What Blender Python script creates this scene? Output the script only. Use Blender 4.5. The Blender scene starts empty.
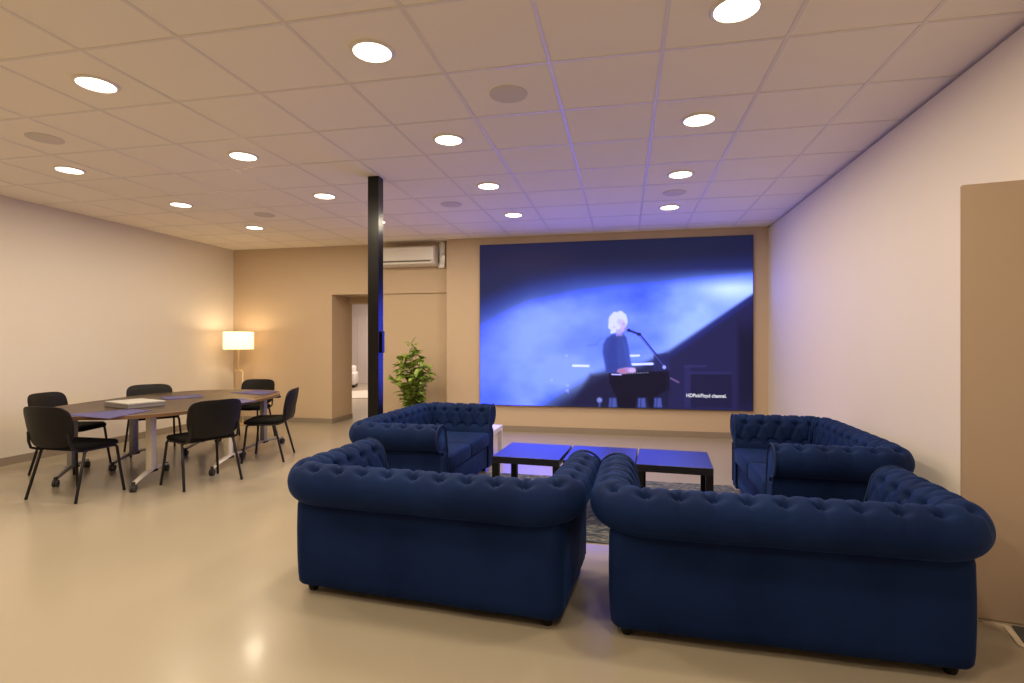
import bpy, bmesh, math, random
import numpy as np
from mathutils import Vector, Matrix, noise
R = math.radians
PI = math.pi
S = bpy.context.scene
COL = S.collection

# ------------------------------------------------------------------ camera
CAM_H = 1.28
FPX = 540.0
cd = bpy.data.cameras.new('camera')
cam = bpy.data.objects.new('camera', cd)
COL.objects.link(cam)
cd.sensor_width = 36.0
cd.lens = FPX / 1024 * 36.0
cd.shift_y = -1.0 / 1024 * -1
cd.clip_start = 0.05
cam.location = (0, 0, CAM_H)
cam.rotation_euler = (R(90), 0, math.atan(112 / FPX))
S.camera = cam
# ------------------------------------------------------------------ world, colour
W = bpy.data.worlds.new('world')
S.world = W
W.use_nodes = True
W.node_tree.nodes['Background'].inputs[0].default_value = (0.9, 0.75, 0.6, 1)
W.node_tree.nodes['Background'].inputs[1].default_value = 0.0
S.view_settings.view_transform = 'Standard'
S.view_settings.look = 'None'
S.view_settings.exposure = 0.0
S.view_settings.gamma = 1.0
S.view_settings.use_curve_mapping = False
LAMP_COL = (1.0, 0.85, 0.62)
LAMP_W = 14.3
CEIL = 2.80
XL, XR = -6.30, 1.85
YB, YS = 7.78, 7.60
YF = -2.6


# ------------------------------------------------------------------ materials
def mat(name, col, rough=0.5, metal=0.0, spec=0.5, coat=0.0, coat_r=0.1, sheen=0.0,
        sheen_t=(1, 1, 1), emit=None, es=1.0, bump=None, var=None, trans=0.0, sub=0.0):
    m = bpy.data.materials.new(name)
    m.use_nodes = True
    nt = m.node_tree
    b = nt.nodes['Principled BSDF']
    b.inputs['Base Color'].default_value = (*col, 1)
    b.inputs['Roughness'].default_value = rough
    b.inputs['Metallic'].default_value = metal
    b.inputs['Specular IOR Level'].default_value = spec
    b.inputs['Coat Weight'].default_value = coat
    b.inputs['Coat Roughness'].default_value = coat_r
    b.inputs['Sheen Weight'].default_value = sheen
    b.inputs['Sheen Tint'].default_value = (*sheen_t, 1)
    b.inputs['Sheen Roughness'].default_value = 0.35
    b.inputs['Transmission Weight'].default_value = trans
    if emit:
        b.inputs['Emission Color'].default_value = (*emit, 1)
        b.inputs['Emission Strength'].default_value = es
    tc = nt.nodes.new('ShaderNodeTexCoord')
    if var:                                  # (scale, colour 2, low, high)
        n = nt.nodes.new('ShaderNodeTexNoise')
        n.inputs['Scale'].default_value = var[0]
        n.inputs['Detail'].default_value = 4
        rp = nt.nodes.new('ShaderNodeValToRGB')
        rp.color_ramp.elements[0].position = var[2]
        rp.color_ramp.elements[1].position = var[3]
        rp.color_ramp.elements[0].color = (*col, 1)
        rp.color_ramp.elements[1].color = (*var[1], 1)
        nt.links.new(tc.outputs['Object'], n.inputs['Vector'])
        nt.links.new(n.outputs['Fac'], rp.inputs[0])
        nt.links.new(rp.outputs[0], b.inputs['Base Color'])
    if bump:                                 # (scale, strength, distance)
        n = nt.nodes.new('ShaderNodeTexNoise')
        n.inputs['Scale'].default_value = bump[0]
        n.inputs['Detail'].default_value = 3
        bp = nt.nodes.new('ShaderNodeBump')
        bp.inputs['Strength'].default_value = bump[1]
        bp.inputs['Distance'].default_value = bump[2]
        nt.links.new(tc.outputs['Object'], n.inputs['Vector'])
        nt.links.new(n.outputs['Fac'], bp.inputs['Height'])
        nt.links.new(bp.outputs[0], b.inputs['Normal'])
    return m


M = {}
M['side_wall'] = mat('side_wall_paint', (0.71, 0.635, 0.545), 0.7, bump=(60, .06, .01))
M['tan_wall'] = mat('tan_wall_paint', (0.57, 0.43, 0.29), 0.7, bump=(60, .06, .01))
M['pier'] = mat('pier_paint', (0.46, 0.34, 0.25), 0.7)
M['base'] = mat('skirting_paint', (0.28, 0.225, 0.165), 0.5)
M['floor'] = mat('resin_floor', (0.355, 0.30, 0.222), 0.28, spec=0.5, coat=0.15, coat_r=0.12,
                 var=(0.7, (0.375, 0.317, 0.234), .3, .7), bump=(1.6, .03, .05))
M['ceil'] = mat('ceiling_tile', (0.93, 0.85, 0.72), 0.9, bump=(180, .25, .004))
M['grid'] = mat('ceiling_grid_metal', (0.80, 0.73, 0.65), 0.38, spec=0.8)
M['velvet'] = mat('navy_velvet', (0.0042, 0.0125, 0.056), 0.7, spec=0.08, sheen=0.12, sheen_t=(0.10, 0.30, 1.0),
                  var=(3.0, (0.0065, 0.020, 0.083), .35, .7), bump=(5, .35, .03))
M['piping'] = mat('velvet_piping', (0.008, 0.02, 0.065), 0.7, spec=.2, sheen=0.1, sheen_t=(0.10, 0.30, 1.0))
M['button'] = mat('velvet_button', (0.0042, 0.0125, 0.056), 0.7, spec=.2, sheen=0.1, sheen_t=(0.10, 0.30, 1.0))
M['black'] = mat('black_plastic', (0.006, 0.005, 0.005), 0.5, spec=.25)
M['blackgloss'] = mat('black_lacquer', (0.010, 0.010, 0.014), 0.33, spec=0.9)
M['blackpaint'] = mat('black_gloss_paint', (0.005, 0.004, 0.004), 0.24, spec=0.35)
M['blackfabric'] = mat('black_chair_fabric', (0.006, 0.005, 0.005), 0.9, spec=.2, bump=(300, .3, .002))
M['blacktube'] = mat('black_steel_tube', (0.007, 0.006, 0.006), 0.35, spec=0.35)
M['whitemetal'] = mat('white_powder_coated_metal', (0.86, 0.78, 0.62), 0.4)
M['shadedmetal'] = mat('shaded_white_metal', (0.30, 0.29, 0.28), 0.4, metal=0.4)  # white legs again, with the shade beneath the table put into the colour
M['rubber'] = mat('dark_rubber', (0.03, 0.03, 0.03), 0.6)
M['whiteplastic'] = mat('white_plastic', (0.78, 0.74, 0.68), 0.3, coat=0.3)
M['louvre'] = mat('dark_slot', (0.10, 0.08, 0.06), 0.6)
M['white'] = mat('white_lacquer', (0.75, 0.72, 0.68), 0.35)
M['diffuser'] = mat('lamp_diffuser', (0.9, 0.85, 0.8), 0.5, emit=(1.0, 0.86, 0.66), es=6.0)
M['ring'] = mat('lamp_ring', (0.8, 0.74, 0.66), 0.4)
M['speaker'] = mat('speaker_grille', (0.70, 0.63, 0.55), 0.8, bump=(900, .4, .002))
M['brass'] = mat('brushed_brass', (0.80, 0.64, 0.38), 0.35, metal=1.0)
M['pot'] = mat('grey_pot', (0.20, 0.19, 0.18), 0.6)
M['soil'] = mat('soil', (0.04, 0.025, 0.015), 0.95, bump=(40, .6, .02))
M['stem'] = mat('plant_stem', (0.16, 0.13, 0.05), 0.7)
M['leaf'] = mat('leaf_green', (0.16, 0.27, 0.03), 0.4, var=(9, (0.38, 0.48, 0.10), .38, .65))
M['mat_purple'] = mat('purple_felt', (0.060, 0.052, 0.19), 0.6)
M['paper'] = mat('paper', (0.42, 0.40, 0.37), 0.6)
M['boxgrey'] = mat('grey_box', (0.22, 0.20, 0.19), 0.5)
M['cream'] = mat('cream_upholstery', (0.75, 0.72, 0.70), 0.9, bump=(40, .2, .01))
M['paleroom'] = mat('pale_room_paint', (0.62, 0.56, 0.54), 0.8)
M['creamrug'] = mat('cream_rug', (0.62, 0.55, 0.48), 0.95)
M['darkmat'] = mat('dark_mat', (0.05, 0.048, 0.045), 0.9)
M['palestrip'] = mat('pale_edging', (0.60, 0.48, 0.36), 0.5)


def wood_mat():
    m = mat('walnut_veneer', (0.10, 0.055, 0.035), 0.36, spec=.25)
    nt = m.node_tree
    b = nt.nodes['Principled BSDF']
    tc = nt.nodes.new('ShaderNodeTexCoord')
    mp = nt.nodes.new('ShaderNodeMapping')
    mp.inputs['Scale'].default_value = (14, 0.9, 3)
    n = nt.nodes.new('ShaderNodeTexNoise')
    n.inputs['Scale'].default_value = 2.2
    n.inputs['Detail'].default_value = 8
    n.inputs['Distortion'].default_value = 0.6
    rp = nt.nodes.new('ShaderNodeValToRGB')
    rp.color_ramp.elements[0].position = .35
    rp.color_ramp.elements[1].position = .7
    rp.color_ramp.elements[0].color = (0.022, 0.012, 0.008, 1)
    rp.color_ramp.elements[1].color = (0.095, 0.058, 0.036, 1)
    L = nt.links.new
    L(tc.outputs['Object'], mp.inputs['Vector'])
    L(mp.outputs[0], n.inputs['Vector'])
    L(n.outputs['Fac'], rp.inputs[0])
    L(rp.outputs[0], b.inputs['Base Color'])
    return m


M['wood'] = wood_mat()
M['woodband'] = mat('table_edge_band', (0.16, 0.085, 0.045), 0.35)


def rug_mat():
    m = mat('distressed_rug', (0.08, 0.09, 0.11), 0.95, bump=(120, .5, .006))
    nt = m.node_tree
    b = nt.nodes['Principled BSDF']
    tc = nt.nodes.new('ShaderNodeTexCoord')
    L = nt.links.new
    mp = nt.nodes.new('ShaderNodeMapping')
    mp.inputs['Scale'].default_value = (1.0, 2.4, 1)
    n = nt.nodes.new('ShaderNodeTexNoise')
    n.inputs['Scale'].default_value = 8
    n.inputs['Detail'].default_value = 9
    n.inputs['Roughness'].default_value = .7
    n.inputs['Distortion'].default_value = 2.2
    rp = nt.nodes.new('ShaderNodeValToRGB')
    e = rp.color_ramp.elements
    e[0].position, e[0].color = .40, (0.022, 0.028, 0.042, 1)
    e[1].position, e[1].color = .62, (0.27, 0.25, 0.21, 1)
    k = e.new(.5)
    k.color = (0.06, 0.07, 0.085, 1)
    L(tc.outputs['Object'], mp.inputs['Vector'])
    L(mp.outputs[0], n.inputs['Vector'])
    L(n.outputs['Fac'], rp.inputs[0])
    L(rp.outputs[0], b.inputs['Base Color'])
    return m


M['rug'] = rug_mat()


def shade_mat():
    m = bpy.data.materials.new('lamp_shade_fabric')
    m.use_nodes = True
    nt = m.node_tree
    nt.nodes.clear()
    o = nt.nodes.new('ShaderNodeOutputMaterial')
    d = nt.nodes.new('ShaderNodeBsdfDiffuse')
    t = nt.nodes.new('ShaderNodeBsdfTranslucent')
    e = nt.nodes.new('ShaderNodeEmission')
    d.inputs[0].default_value = (0.9, 0.8, 0.62, 1)
    t.inputs[0].default_value = (0.95, 0.82, 0.60, 1)
    e.inputs[0].default_value = (1.0, 0.82, 0.55, 1)
    e.inputs[1].default_value = 0.75
    mx = nt.nodes.new('ShaderNodeMixShader')
    mx.inputs[0].default_value = .5
    ad = nt.nodes.new('ShaderNodeAddShader')
    L = nt.links.new
    L(d.outputs[0], mx.inputs[1])
    L(t.outputs[0], mx.inputs[2])
    L(mx.outputs[0], ad.inputs[0])
    L(e.outputs[0], ad.inputs[1])
    L(ad.outputs[0], o.inputs[0])
    return m


M['shade'] = shade_mat()
M['bulb'] = mat('bulb', (1, .9, .7), 0.5, emit=(1, .78, .45), es=12)
M['subtitle'] = mat('subtitle_pixels', (0, 0, 0), 0.6, emit=(.85, .87, .95), es=1.0)


# ------------------------------------------------------------------ mesh helpers
def add_box(bm, x0, x1, y0, y1, z0, z1, bev=0.0, seg=2, mtx=None):
    r = bmesh.ops.create_cube(bm, size=1.0)
    vs = r['verts']
    bmesh.ops.scale(bm, vec=(x1 - x0, y1 - y0, z1 - z0), verts=vs)
    bmesh.ops.translate(bm, vec=((x0 + x1) / 2, (y0 + y1) / 2, (z0 + z1) / 2), verts=vs)
    if mtx is not None:
        bmesh.ops.transform(bm, matrix=mtx, verts=vs)
    if bev > 0:
        es = list({e for v in vs for e in v.link_edges})
        bmesh.ops.bevel(bm, geom=es, offset=bev, segments=seg, affect='EDGES', profile=0.5)


def add_tube(bm, pts, rad, seg=10, closed=False, flat=1.0):
    pts = [Vector(p) for p in pts]
    n = len(pts)
    rings = []
    up0 = None
    for i, p in enumerate(pts):
        if closed:
            t = (pts[(i + 1) % n] - pts[i - 1]).normalized()
        else:
            a = pts[max(i - 1, 0)]
            b = pts[min(i + 1, n - 1)]
            t = (b - a).normalized()
        if up0 is None:
            up0 = Vector((0, 0, 1)) if abs(t.z) < .9 else Vector((0, 1, 0))
        sd = t.cross(up0)
        if sd.length < 1e-4:
            sd = t.cross(Vector((1, 0, 0)))
        sd.normalize()
        u = sd.cross(t).normalized()
        up0 = u
        r = rad[i] if isinstance(rad, (list, tuple)) else rad
        rings.append([bm.verts.new(p + sd * math.cos(2 * PI * k / seg) * r + u * math.sin(2 * PI * k / seg) * r * flat)
                      for k in range(seg)])
    m = n if closed else n - 1
    for i in range(m):
        A, B = rings[i], rings[(i + 1) % n]
        for k in range(seg):
            bm.faces.new((A[k], A[(k + 1) % seg], B[(k + 1) % seg], B[k]))
    if not closed:
        bm.faces.new(rings[0][::-1])
        bm.faces.new(rings[-1])


def add_lathe(bm, prof, seg=32, c=(0, 0, 0), cap=True):
    rings = []
    for r, z in prof:
        rings.append([bm.verts.new((c[0] + r * math.cos(2 * PI * k / seg), c[1] + r * math.sin(2 * PI * k / seg), c[2] + z))
                      for k in range(seg)])
    for A, B in zip(rings, rings[1:]):
        for k in range(seg):
            bm.faces.new((A[k], A[(k + 1) % seg], B[(k + 1) % seg], B[k]))
    if cap:
        bm.faces.new(rings[0][::-1])
        bm.faces.new(rings[-1])


def add_prism(bm, pts, z0, z1):
    a = [bm.verts.new((x, y, z0)) for x, y in pts]
    b = [bm.verts.new((x, y, z1)) for x, y in pts]
    n = len(pts)
    for i in range(n):
        bm.faces.new((a[i], a[(i + 1) % n], b[(i + 1) % n], b[i]))
    bm.faces.new(a[::-1])
    bm.faces.new(b)


def obj(name, bm, m, parent=None, smooth=False, angle=40):
    bmesh.ops.recalc_face_normals(bm, faces=bm.faces[:])
    me = bpy.data.meshes.new(name)
    bm.to_mesh(me)
    bm.free()
    if m is not None:
        me.materials.append(m)
    o = bpy.data.objects.new(name, me)
    COL.objects.link(o)
    if smooth:
        for p in me.polygons:
            p.use_smooth = True
        me.set_sharp_from_angle(angle=R(angle))
    if parent is not None:
        o.parent = parent
    return o


def boxobj(name, dims, m, parent=None, bev=0.0, seg=2, smooth=False):
    bm = bmesh.new()
    add_box(bm, *dims, bev=bev, seg=seg)
    return obj(name, bm, m, parent, smooth)


def tubeobj(name, pts, rad, m, parent=None, seg=10, closed=False, flat=1.0):
    bm = bmesh.new()
    add_tube(bm, pts, rad, seg, closed, flat)
    return obj(name, bm, m, parent, True)


def latheobj(name, prof, m, parent=None, seg=32, c=(0, 0, 0)):
    bm = bmesh.new()
    add_lathe(bm, prof, seg, c)
    return obj(name, bm, m, parent, True, 35)


def tag(o, label, cat, group=None, kind=None):
    if label:
        o['label'] = label
    if cat:
        o['category'] = cat
    if group:
        o['group'] = group
    if kind:
        o['kind'] = kind
    return o


def thing(name, label, cat, loc=(0, 0, 0), rz=0.0, group=None):
    o = bpy.data.objects.new(name, None)
    o.empty_display_size = .1
    COL.objects.link(o)
    o.location = loc
    o.rotation_euler = (0, 0, rz)
    return tag(o, label, cat, group)


def dup(root, loc, rz=0.0, label=None, scale=None):
    r = root.copy()
    COL.objects.link(r)
    r.location = loc
    r.rotation_euler = (0, 0, rz)
    if scale:
        r.scale = scale
    if label:
        r['label'] = label
    for ch in list(root.children):
        c = ch.copy()
        COL.objects.link(c)
        c.parent = r
        for g in list(ch.children):
            d = g.copy()
            COL.objects.link(d)
            d.parent = c
    return r


def struct(name, bm, m, smooth=False):
    o = obj(name, bm, m, None, smooth)
    o['kind'] = 'structure'
    return o


def sbox(name, m, *boxes, bev=0.0):
    bm = bmesh.new()
    for b in boxes:
        add_box(bm, *b, bev=bev)
    return struct(name, bm, m)


# ------------------------------------------------------------------ room shell
YD = 8.30          # back of the deep door recess
NX0, NXM, NX1 = -4.52, -3.78, -2.62
NZ = 2.035
sbox('floor', M['floor'], (-10.2, XR + .3, YF - .1, 16.2, -.1, 0))
# ceiling tiles: one slab, with the metal grid as its own strips
sbox('ceiling', M['ceil'], (XL - .1, XR + .1, YF - .1, YB + .2, CEIL, CEIL + .1))
bm = bmesh.new()
k = -14
x0 = .196
while True:
    x = x0 + .5925 * k if k < 1 else x0 + .60 * k
    if x > XR:
        break
    if x > XL:
        add_box(bm, x - .010, x + .010, YF, YB, CEIL - .004, CEIL + .002)
    k += 1
k = -9
while 2.91 + .6165 * k < YB:
    y = 2.91 + .6165 * k
    if y > YF:
        add_box(bm, XL, XR, y - .009, y + .009, CEIL - .003, CEIL + .002)
    k += 1
struct('ceiling_grid', bm, M['grid'])
sbox('wall_left', M['side_wall'], (XL - .15, XL, YF, YB + .2, 0, CEIL))
sbox('wall_right', M['side_wall'], (XR, XR + .15, YF, YB + .2, 0, CEIL - .022))
sbox('wall_rear', M['side_wall'], (XL, XR, YF - .15, YF, 0, CEIL))
# back wall: plain left part, lintel above the recess, back of the shallow niche, proud screen wall
sbox('wall_back', M['tan_wall'],
     (XL, NX0, YB, YD + .12, 0, CEIL),
     (NX0, NX1, YB, YD + .12, NZ, CEIL),
     (NX0, NXM, YD, YD + .12, 1.925, NZ),
     (NXM, NX1, YB + .03, YD + .12, 0, NZ))
sbox('wall_screen', M['tan_wall'], (NX1 + .06, XR, YS, YD, 0.0, CEIL))
# skirting
sbox('baseboard_left', M['base'], (XL, XL + .012, YF, YB, 0, .085))
sbox('baseboard_back', M['base'], (XL + .012, NX0 + .012, YB - .012, YB, 0, .075),
     (NX0, NX0 + .012, YB, YD + .12, 0, .075), (NXM, NX1, YB + .018, YB + .03, 0, .075))
sbox('baseboard_screen', M['base'], (NX1 + .06, XR, YS - .012, YS, 0, .085))
sbox('baseboard_right', M['base'], (XR - .012, XR, YF, YS - .012, 0, .085))
# tan boxed pier in front of the right wall
bm = bmesh.new()
add_prism(bm, [(1.54, 2.90), (1.85, 2.845), (1.85, 3.13), (1.72, 3.13)], 0, 2.017)
bmesh.ops.bevel(bm, geom=[e for e in bm.edges], offset=.006, segments=2, affect='EDGES')
struct('wall_right_pier', bm, M['pier'])
# room behind the doorway
sbox('wall_far_room', M['paleroom'], (-10, -3.0, 15.7, 15.8, 0, CEIL), (-10.1, -10, YD, 15.8, 0, CEIL),
     (-3.0, -2.9, YD + .12, 15.8, 0, CEIL))
bm = bmesh.new()
for i in range(24):
    add_box(bm, -9.9 + i * .28, -9.88 + i * .28, 15.685, 15.70, 0.12, 2.15)
add_box(bm, -10, -3.0, 15.67, 15.70, 2.15, 2.19)
add_box(bm, -10, -3.0, 15.67, 15.70, 0, .12)
struct('trim_1', bm, M['paleroom'])
sbox('ceiling_far_room', M['paleroom'], (-10, -3.0, YD + .12, 15.7, CEIL, CEIL + .08))


# ------------------------------------------------------------------ ceiling fixtures
def make_light(loc):
    t = thing('ceiling_light', '', 'ceiling light', loc, 0, 'round flush ceiling lights')
    latheobj('trim_ring', [(.098, -.004), (.098, -.010), (.106, -.012), (.116, -.006), (.118, 0), (.098, 0)], M['ring'], t, 40)
    latheobj('diffuser', [(.001, -.006), (.0985, -.006), (.0985, -.003), (.001, -.003)], M['diffuser'], t, 40)
    return t


lamp_data = bpy.data.lights.new('downlight_and_fill', 'AREA')
lamp_data.shape = 'DISK'
lamp_data.size = .19
lamp_data.energy = LAMP_W
lamp_data.color = LAMP_COL
lamp_data.spread = R(180)
COLX = [-4.775, -3.035, -1.285, .50]
ROWY = [2.61, 3.86, 5.08, 6.29]
cw = ['in the leftmost file', 'in the second file from left',
      'in the third file from left', 'in the rightmost file']
rw = ['nearest the camera', 'second nearest the camera', 'second from the back wall', 'nearest the back wall']
first = None
for i, x in enumerate(COLX):
    for j, y in enumerate([-1.10, 0, 1.37] + ROWY):  # rows ahead of ROWY are out of view, lamps added there for brightness
        if j < 1:
            continue
        lo = bpy.data.objects.new('downlight_and_fill', lamp_data)
        COL.objects.link(lo)
        lo.location = (x, y, CEIL - .012)
        if j >= 3 and not (i == 0 and j == 3):
            lab = 'round white ceiling light ' + cw[i] + ', ' + rw[j - 3]
            if i == 0 and j == 4:
                lab = 'round white ceiling light ' + cw[i] + ', nearest the camera'
        else:
            continue
        if first is None:
            first = make_light((x, y, CEIL))
            first['label'] = lab
        else:
            dup(first, (x, y, CEIL), 0, lab)

spk0 = None
for (x, y), lab in zip([(-.693, 3.23), (-4.22, 3.23), (-1.86, 5.68), (.50, 5.70), (-4.19, 5.70)], [
        'large round grey ceiling speaker in front of the black column, nearest the camera',
        'round beige ceiling speaker at far left of the ceiling',
        'round grey ceiling speaker just right of the column top',
        'round grey ceiling speaker between the last two lights before the screen',
        'round grey ceiling speaker near the back wall above the meeting table']):
    if spk0 is None:
        spk0 = thing('ceiling_speaker', lab, 'ceiling speaker', (x, y, CEIL), 0, 'round ceiling speakers')
        latheobj('grille', [(.001, -.006), (.09, -.006), (.108, -.004), (.108, -.001), (.001, -.001)], M['speaker'], spk0, 40)
        latheobj('rim', [(.108, -.006), (.115, -.005), (.117, 0), (.108, 0)], M['speaker'], spk0, 40)
    else:
        dup(spk0, (x, y, CEIL), 0, lab)
# light of the far room
fl = bpy.data.lights.new('far_room_lamp', 'AREA')
fl.shape = 'DISK'
fl.size = .5
fl.energy = 90
fl.color = (1.0, .82, .68)
for p in [(-6.5, 11, 2.75), (-6.5, 14, 2.75)]:
    lo = bpy.data.objects.new('far_room_lamp', fl)
    COL.objects.link(lo)
    lo.location = p

# ------------------------------------------------------------------ black column
t = thing('support_column', 'tall black square steel column standing behind the left velvet sofa', 'column', (-2.242, 4.618, 0))
bm = bmesh.new()
add_box(bm, -.0525, .0525, -.0525, .0525, 0, CEIL - .001, bev=.004)
obj('shaft', bm, M['blackpaint'], t)
bm = bmesh.new()
add_box(bm, .0525, .072, -.01, .04, 1.185, 1.385, bev=.004)
obj('switch_box', bm, M['blackpaint'], t)

# ------------------------------------------------------------------ LED screen
SX0, SX1, SZ0, SZ1 = -2.037, 1.650, .387, 2.683
NXP, NZP = 444, 277


def paint_screen():
    q = np.linspace(0, 1, NXP)
    X = (33 * 1.09 * (1 - q) + 919 * q) / (1.09 * (1 - q) + q)
    X = X[None, :].repeat(NZP, 0)
    V = np.linspace(0, 1, NZP)[:, None].repeat(NXP, 1)             # 0 top
    U = (X - 33) / 886
    top = 47 - 27 * U
    bot = 567 + 20 * U
    Y = top + V * (bot - top)

    def sm(a, b, x):
        t = np.clip((x - a) / (b - a), 0, 1)
        return t * t * (3 - 2 * t)

    def fbm(sx, sy, ox, oy, octs=4):
        xs = np.linspace(0, 1, NXP)
        ys = np.linspace(0, 1, NZP)
        a = np.zeros((NZP, NXP))
        rng = np.random.RandomState(int(ox * 7 + oy * 13))
        amp = 1
        tot = 0
        for o in range(octs):
            nx, ny = int(sx * 2 ** o) + 2, int(sy * 2 ** o) + 2
            g = rng.rand(ny, nx)
            fx = xs * (nx - 1.001)
            fy = ys * (ny - 1.001)
            ix, iy = fx.astype(int), fy.astype(int)
            tx, ty = fx - ix, fy - iy
            tx = tx * tx * (3 - 2 * tx)
            ty = ty * ty * (3 - 2 * ty)
            A = g[iy][:, ix]
            B = g[iy][:, ix + 1]
            C = g[iy + 1][:, ix]
            D = g[iy + 1][:, ix + 1]
            a += amp * ((A * (1 - tx) + B * tx) * (1 - ty[:, None]) + (C * (1 - tx) + D * tx) * ty[:, None])
            tot += amp
            amp *= .5
        return a / tot

    def c(r, g, b):
        return np.array([r, g, b], float)[None, None, :] / 255

    def mix(A, B, f):
        return A * (1 - f[..., None]) + B * f[..., None]

    img = np.ones((NZP, NXP, 3)) * c(30, 32, 66)
    img = mix(img, c(46, 38, 70), .7 * np.exp(-((X - 200) / 170) ** 2 - ((Y - 110) / 60) ** 2))
    img = mix(img, c(40, 44, 88), sm(80, 160, Y) * .6)
    # haze
    up = np.interp(X, [33, 120, 200, 350, 500, 620, 750, 919], [265, 225, 195, 166, 156, 150, 140, 133])
    low = np.interp(X, [33, 200, 300, 400, 470, 560, 650, 700, 919], [760, 640, 562, 500, 462, 445, 400, 366, 214])
    n1 = fbm(5, 4, 1, 2)
    n2 = fbm(11, 8, 3, 4)
    soft_u = np.interp(X, [33, 400, 600, 919], [150, 95, 70, 34])
    soft_l = np.interp(X, [33, 450, 600, 919], [130, 60, 30, 16])
    fu = sm(0, 1, (Y - up + .4 * soft_u) / soft_u)
    fl_ = sm(0, 1, (low - Y + .3 * soft_l) / soft_l)
    body = mix(np.ones_like(img) * c(64, 96, 216), c(140, 170, 247), np.clip(sm(160, 330, Y) * .75 + (n1 - .5) * 1.6, 0, 1))
    body = mix(body, c(150, 178, 250), np.clip(np.exp(-((X - 250) / 160) ** 2 - ((Y - 330) / 90) ** 2) * .6 + (n2 - .5) * .5, 0, 1))
    body = mix(body, c(170, 205, 255), np.clip(sm(520, 760, X) * (.75 + (n2 - .5) * .8), 0, 1))
    body = mix(body, c(215, 245, 255), np.exp(-((X - 850) / 110) ** 2 - ((Y - 190) / 42) ** 2))
    body = mix(body, c(80, 110, 230), np.clip(sm(60, 0, Y - up) * .75, 0, 1))
    body = mix(body, c(70, 92, 220), sm(190, 33, X) * .35)
    img = mix(img, c(44, 56, 150), .55 * sm(-75, 10, Y - up) * fl_)
    img = mix(img, body, fu * fl_)
    # blue rim just under the beam
    edge = np.exp(-((Y - low - 8) / 14.0) ** 2) * sm(560, 700, X)
    img = mix(img, c(45, 50, 190), np.clip(edge * .4, 0, 1))
    # darker stage at right, curtain and amplifier boxes
    rightdark = sm(0, 20, Y - low - 10) * sm(600, 690, X)
    img = mix(img, c(36, 34, 84), rightdark * .8)
    img = mix(img, c(20, 19, 48), np.exp(-np.maximum(np.abs((X - 905) / 34), np.abs((Y - 450) / 140)) ** 6) * .85)
    for (a, b, d, e, col) in [(722, 850, 470, 575, (22, 20, 50)), (700, 770, 440, 446, (58, 56, 120)), (700, 716, 446, 575, (50, 48, 110)),
                              (716, 850, 462, 468, (52, 50, 112))]:
        f = sm(a - 3, a, X) * sm(b + 3, b, X) * sm(d - 3, d, Y) * sm(e + 3, e, Y)
        img = mix(img, c(*col), f * .5)

    def poly(pts, col, al=1.0, s=2.0):
        nonlocal img
        inside = np.zeros(X.shape, bool)
        dist = np.full(X.shape, 1e9)
        n = len(pts)
        for i in range(n):
            x1, y1 = pts[i]
            x2, y2 = pts[(i + 1) % n]
            cond = ((y1 > Y) != (y2 > Y)) & (X < (x2 - x1) * (Y - y1) / ((y2 - y1) + 1e-9) + x1)
            inside ^= cond
            L2 = (x2 - x1) ** 2 + (y2 - y1) ** 2 + 1e-9
            tt = np.clip(((X - x1) * (x2 - x1) + (Y - y1) * (y2 - y1)) / L2, 0, 1)
            dist = np.minimum(dist, np.hypot(X - x1 - tt * (x2 - x1), Y - y1 - tt * (y2 - y1)))
        sd = np.where(inside, dist, -dist)
        img = mix(img, c(*col), sm(-s, s, sd) * al)

    def ell(cx, cy, rx, ry, col, al=1.0, s=.12):
        nonlocal img
        d = np.hypot((X - cx) / rx, (Y - cy) / ry)
        img = mix(img, c(*col), sm(1 + s, 1 - s, d) * al)

    def line(pts, w, col, al=1.0):
        nonlocal img
        for (x1, y1), (x2, y2) in zip(pts, pts[1:]):
            L2 = (x2 - x1) ** 2 + (y2 - y1) ** 2
            tt = np.clip(((X - x1) * (x2 - x1) + (Y - y1) * (y2 - y1)) / L2, 0, 1)
            d = np.hypot(X - x1 - tt * (x2 - x1), Y - y1 - tt * (y2 - y1))
            img = mix(img, c(*col), sm(w + 1.2, w - .8, d) * al)
    # tubes of light behind
    line([(338, 441), (388, 442)], 3.5, (235, 245, 255))
    line([(522, 409), (552, 408)], 3.5, (225, 240, 255))
    line([(524, 437), (598, 435)], 3.5, (235, 245, 255))
    line([(520, 402), (610, 400)], 1.5, (120, 140, 230), .6)
    poly([(600, 405), (640, 400), (652, 430), (650, 470), (598, 470)], (42, 44, 110), .8, 5)
    # dark keyboard rig
    poly([(395, 470), (452, 466), (650, 462), (652, 520), (640, 578), (330, 572), (350, 545)], (26, 24, 62), .72, 12)
    poly([(455, 466), (648, 458), (650, 516), (600, 545), (480, 545), (458, 500)], (17, 15, 40), 1, 2.5)
    poly([(478, 540), (545, 540), (540, 578), (486, 578)], (16, 14, 38), 1, 3)
    poly([(575, 540), (600, 540), (610, 578), (586, 578)], (18, 16, 42), 1, 3)
    for x in (468, 562, 614):
        poly([(x - 12, 546), (x + 10, 546), (x + 13, 577), (x - 14, 577)], (92, 110, 215), .75, 4)
        line([(x - 3, 548), (x - 5, 577)], 1.5, (40, 44, 110), .8)
    ell(424, 553, 9, 9, (150, 165, 235), .8, .4)
    line([(424, 560), (424, 576)], 3, (90, 105, 200), .6)
    for i in range(12):
        ell(492 + i * 8, 467 - i * .3, 2.2, 1.8, (190, 200, 250), .7, .4)
    # performer in a dark shirt with white hair
    poly([(436, 372), (446, 352), (466, 338), (500, 336), (512, 350), (518, 385), (522, 430), (520, 462), (446, 464), (440, 430), (434, 398)],
         (58, 74, 172), .95, 5)
    poly([(462, 345), (480, 350), (484, 455), (452, 458), (446, 400)], (48, 62, 158), .6, 8)
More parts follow.
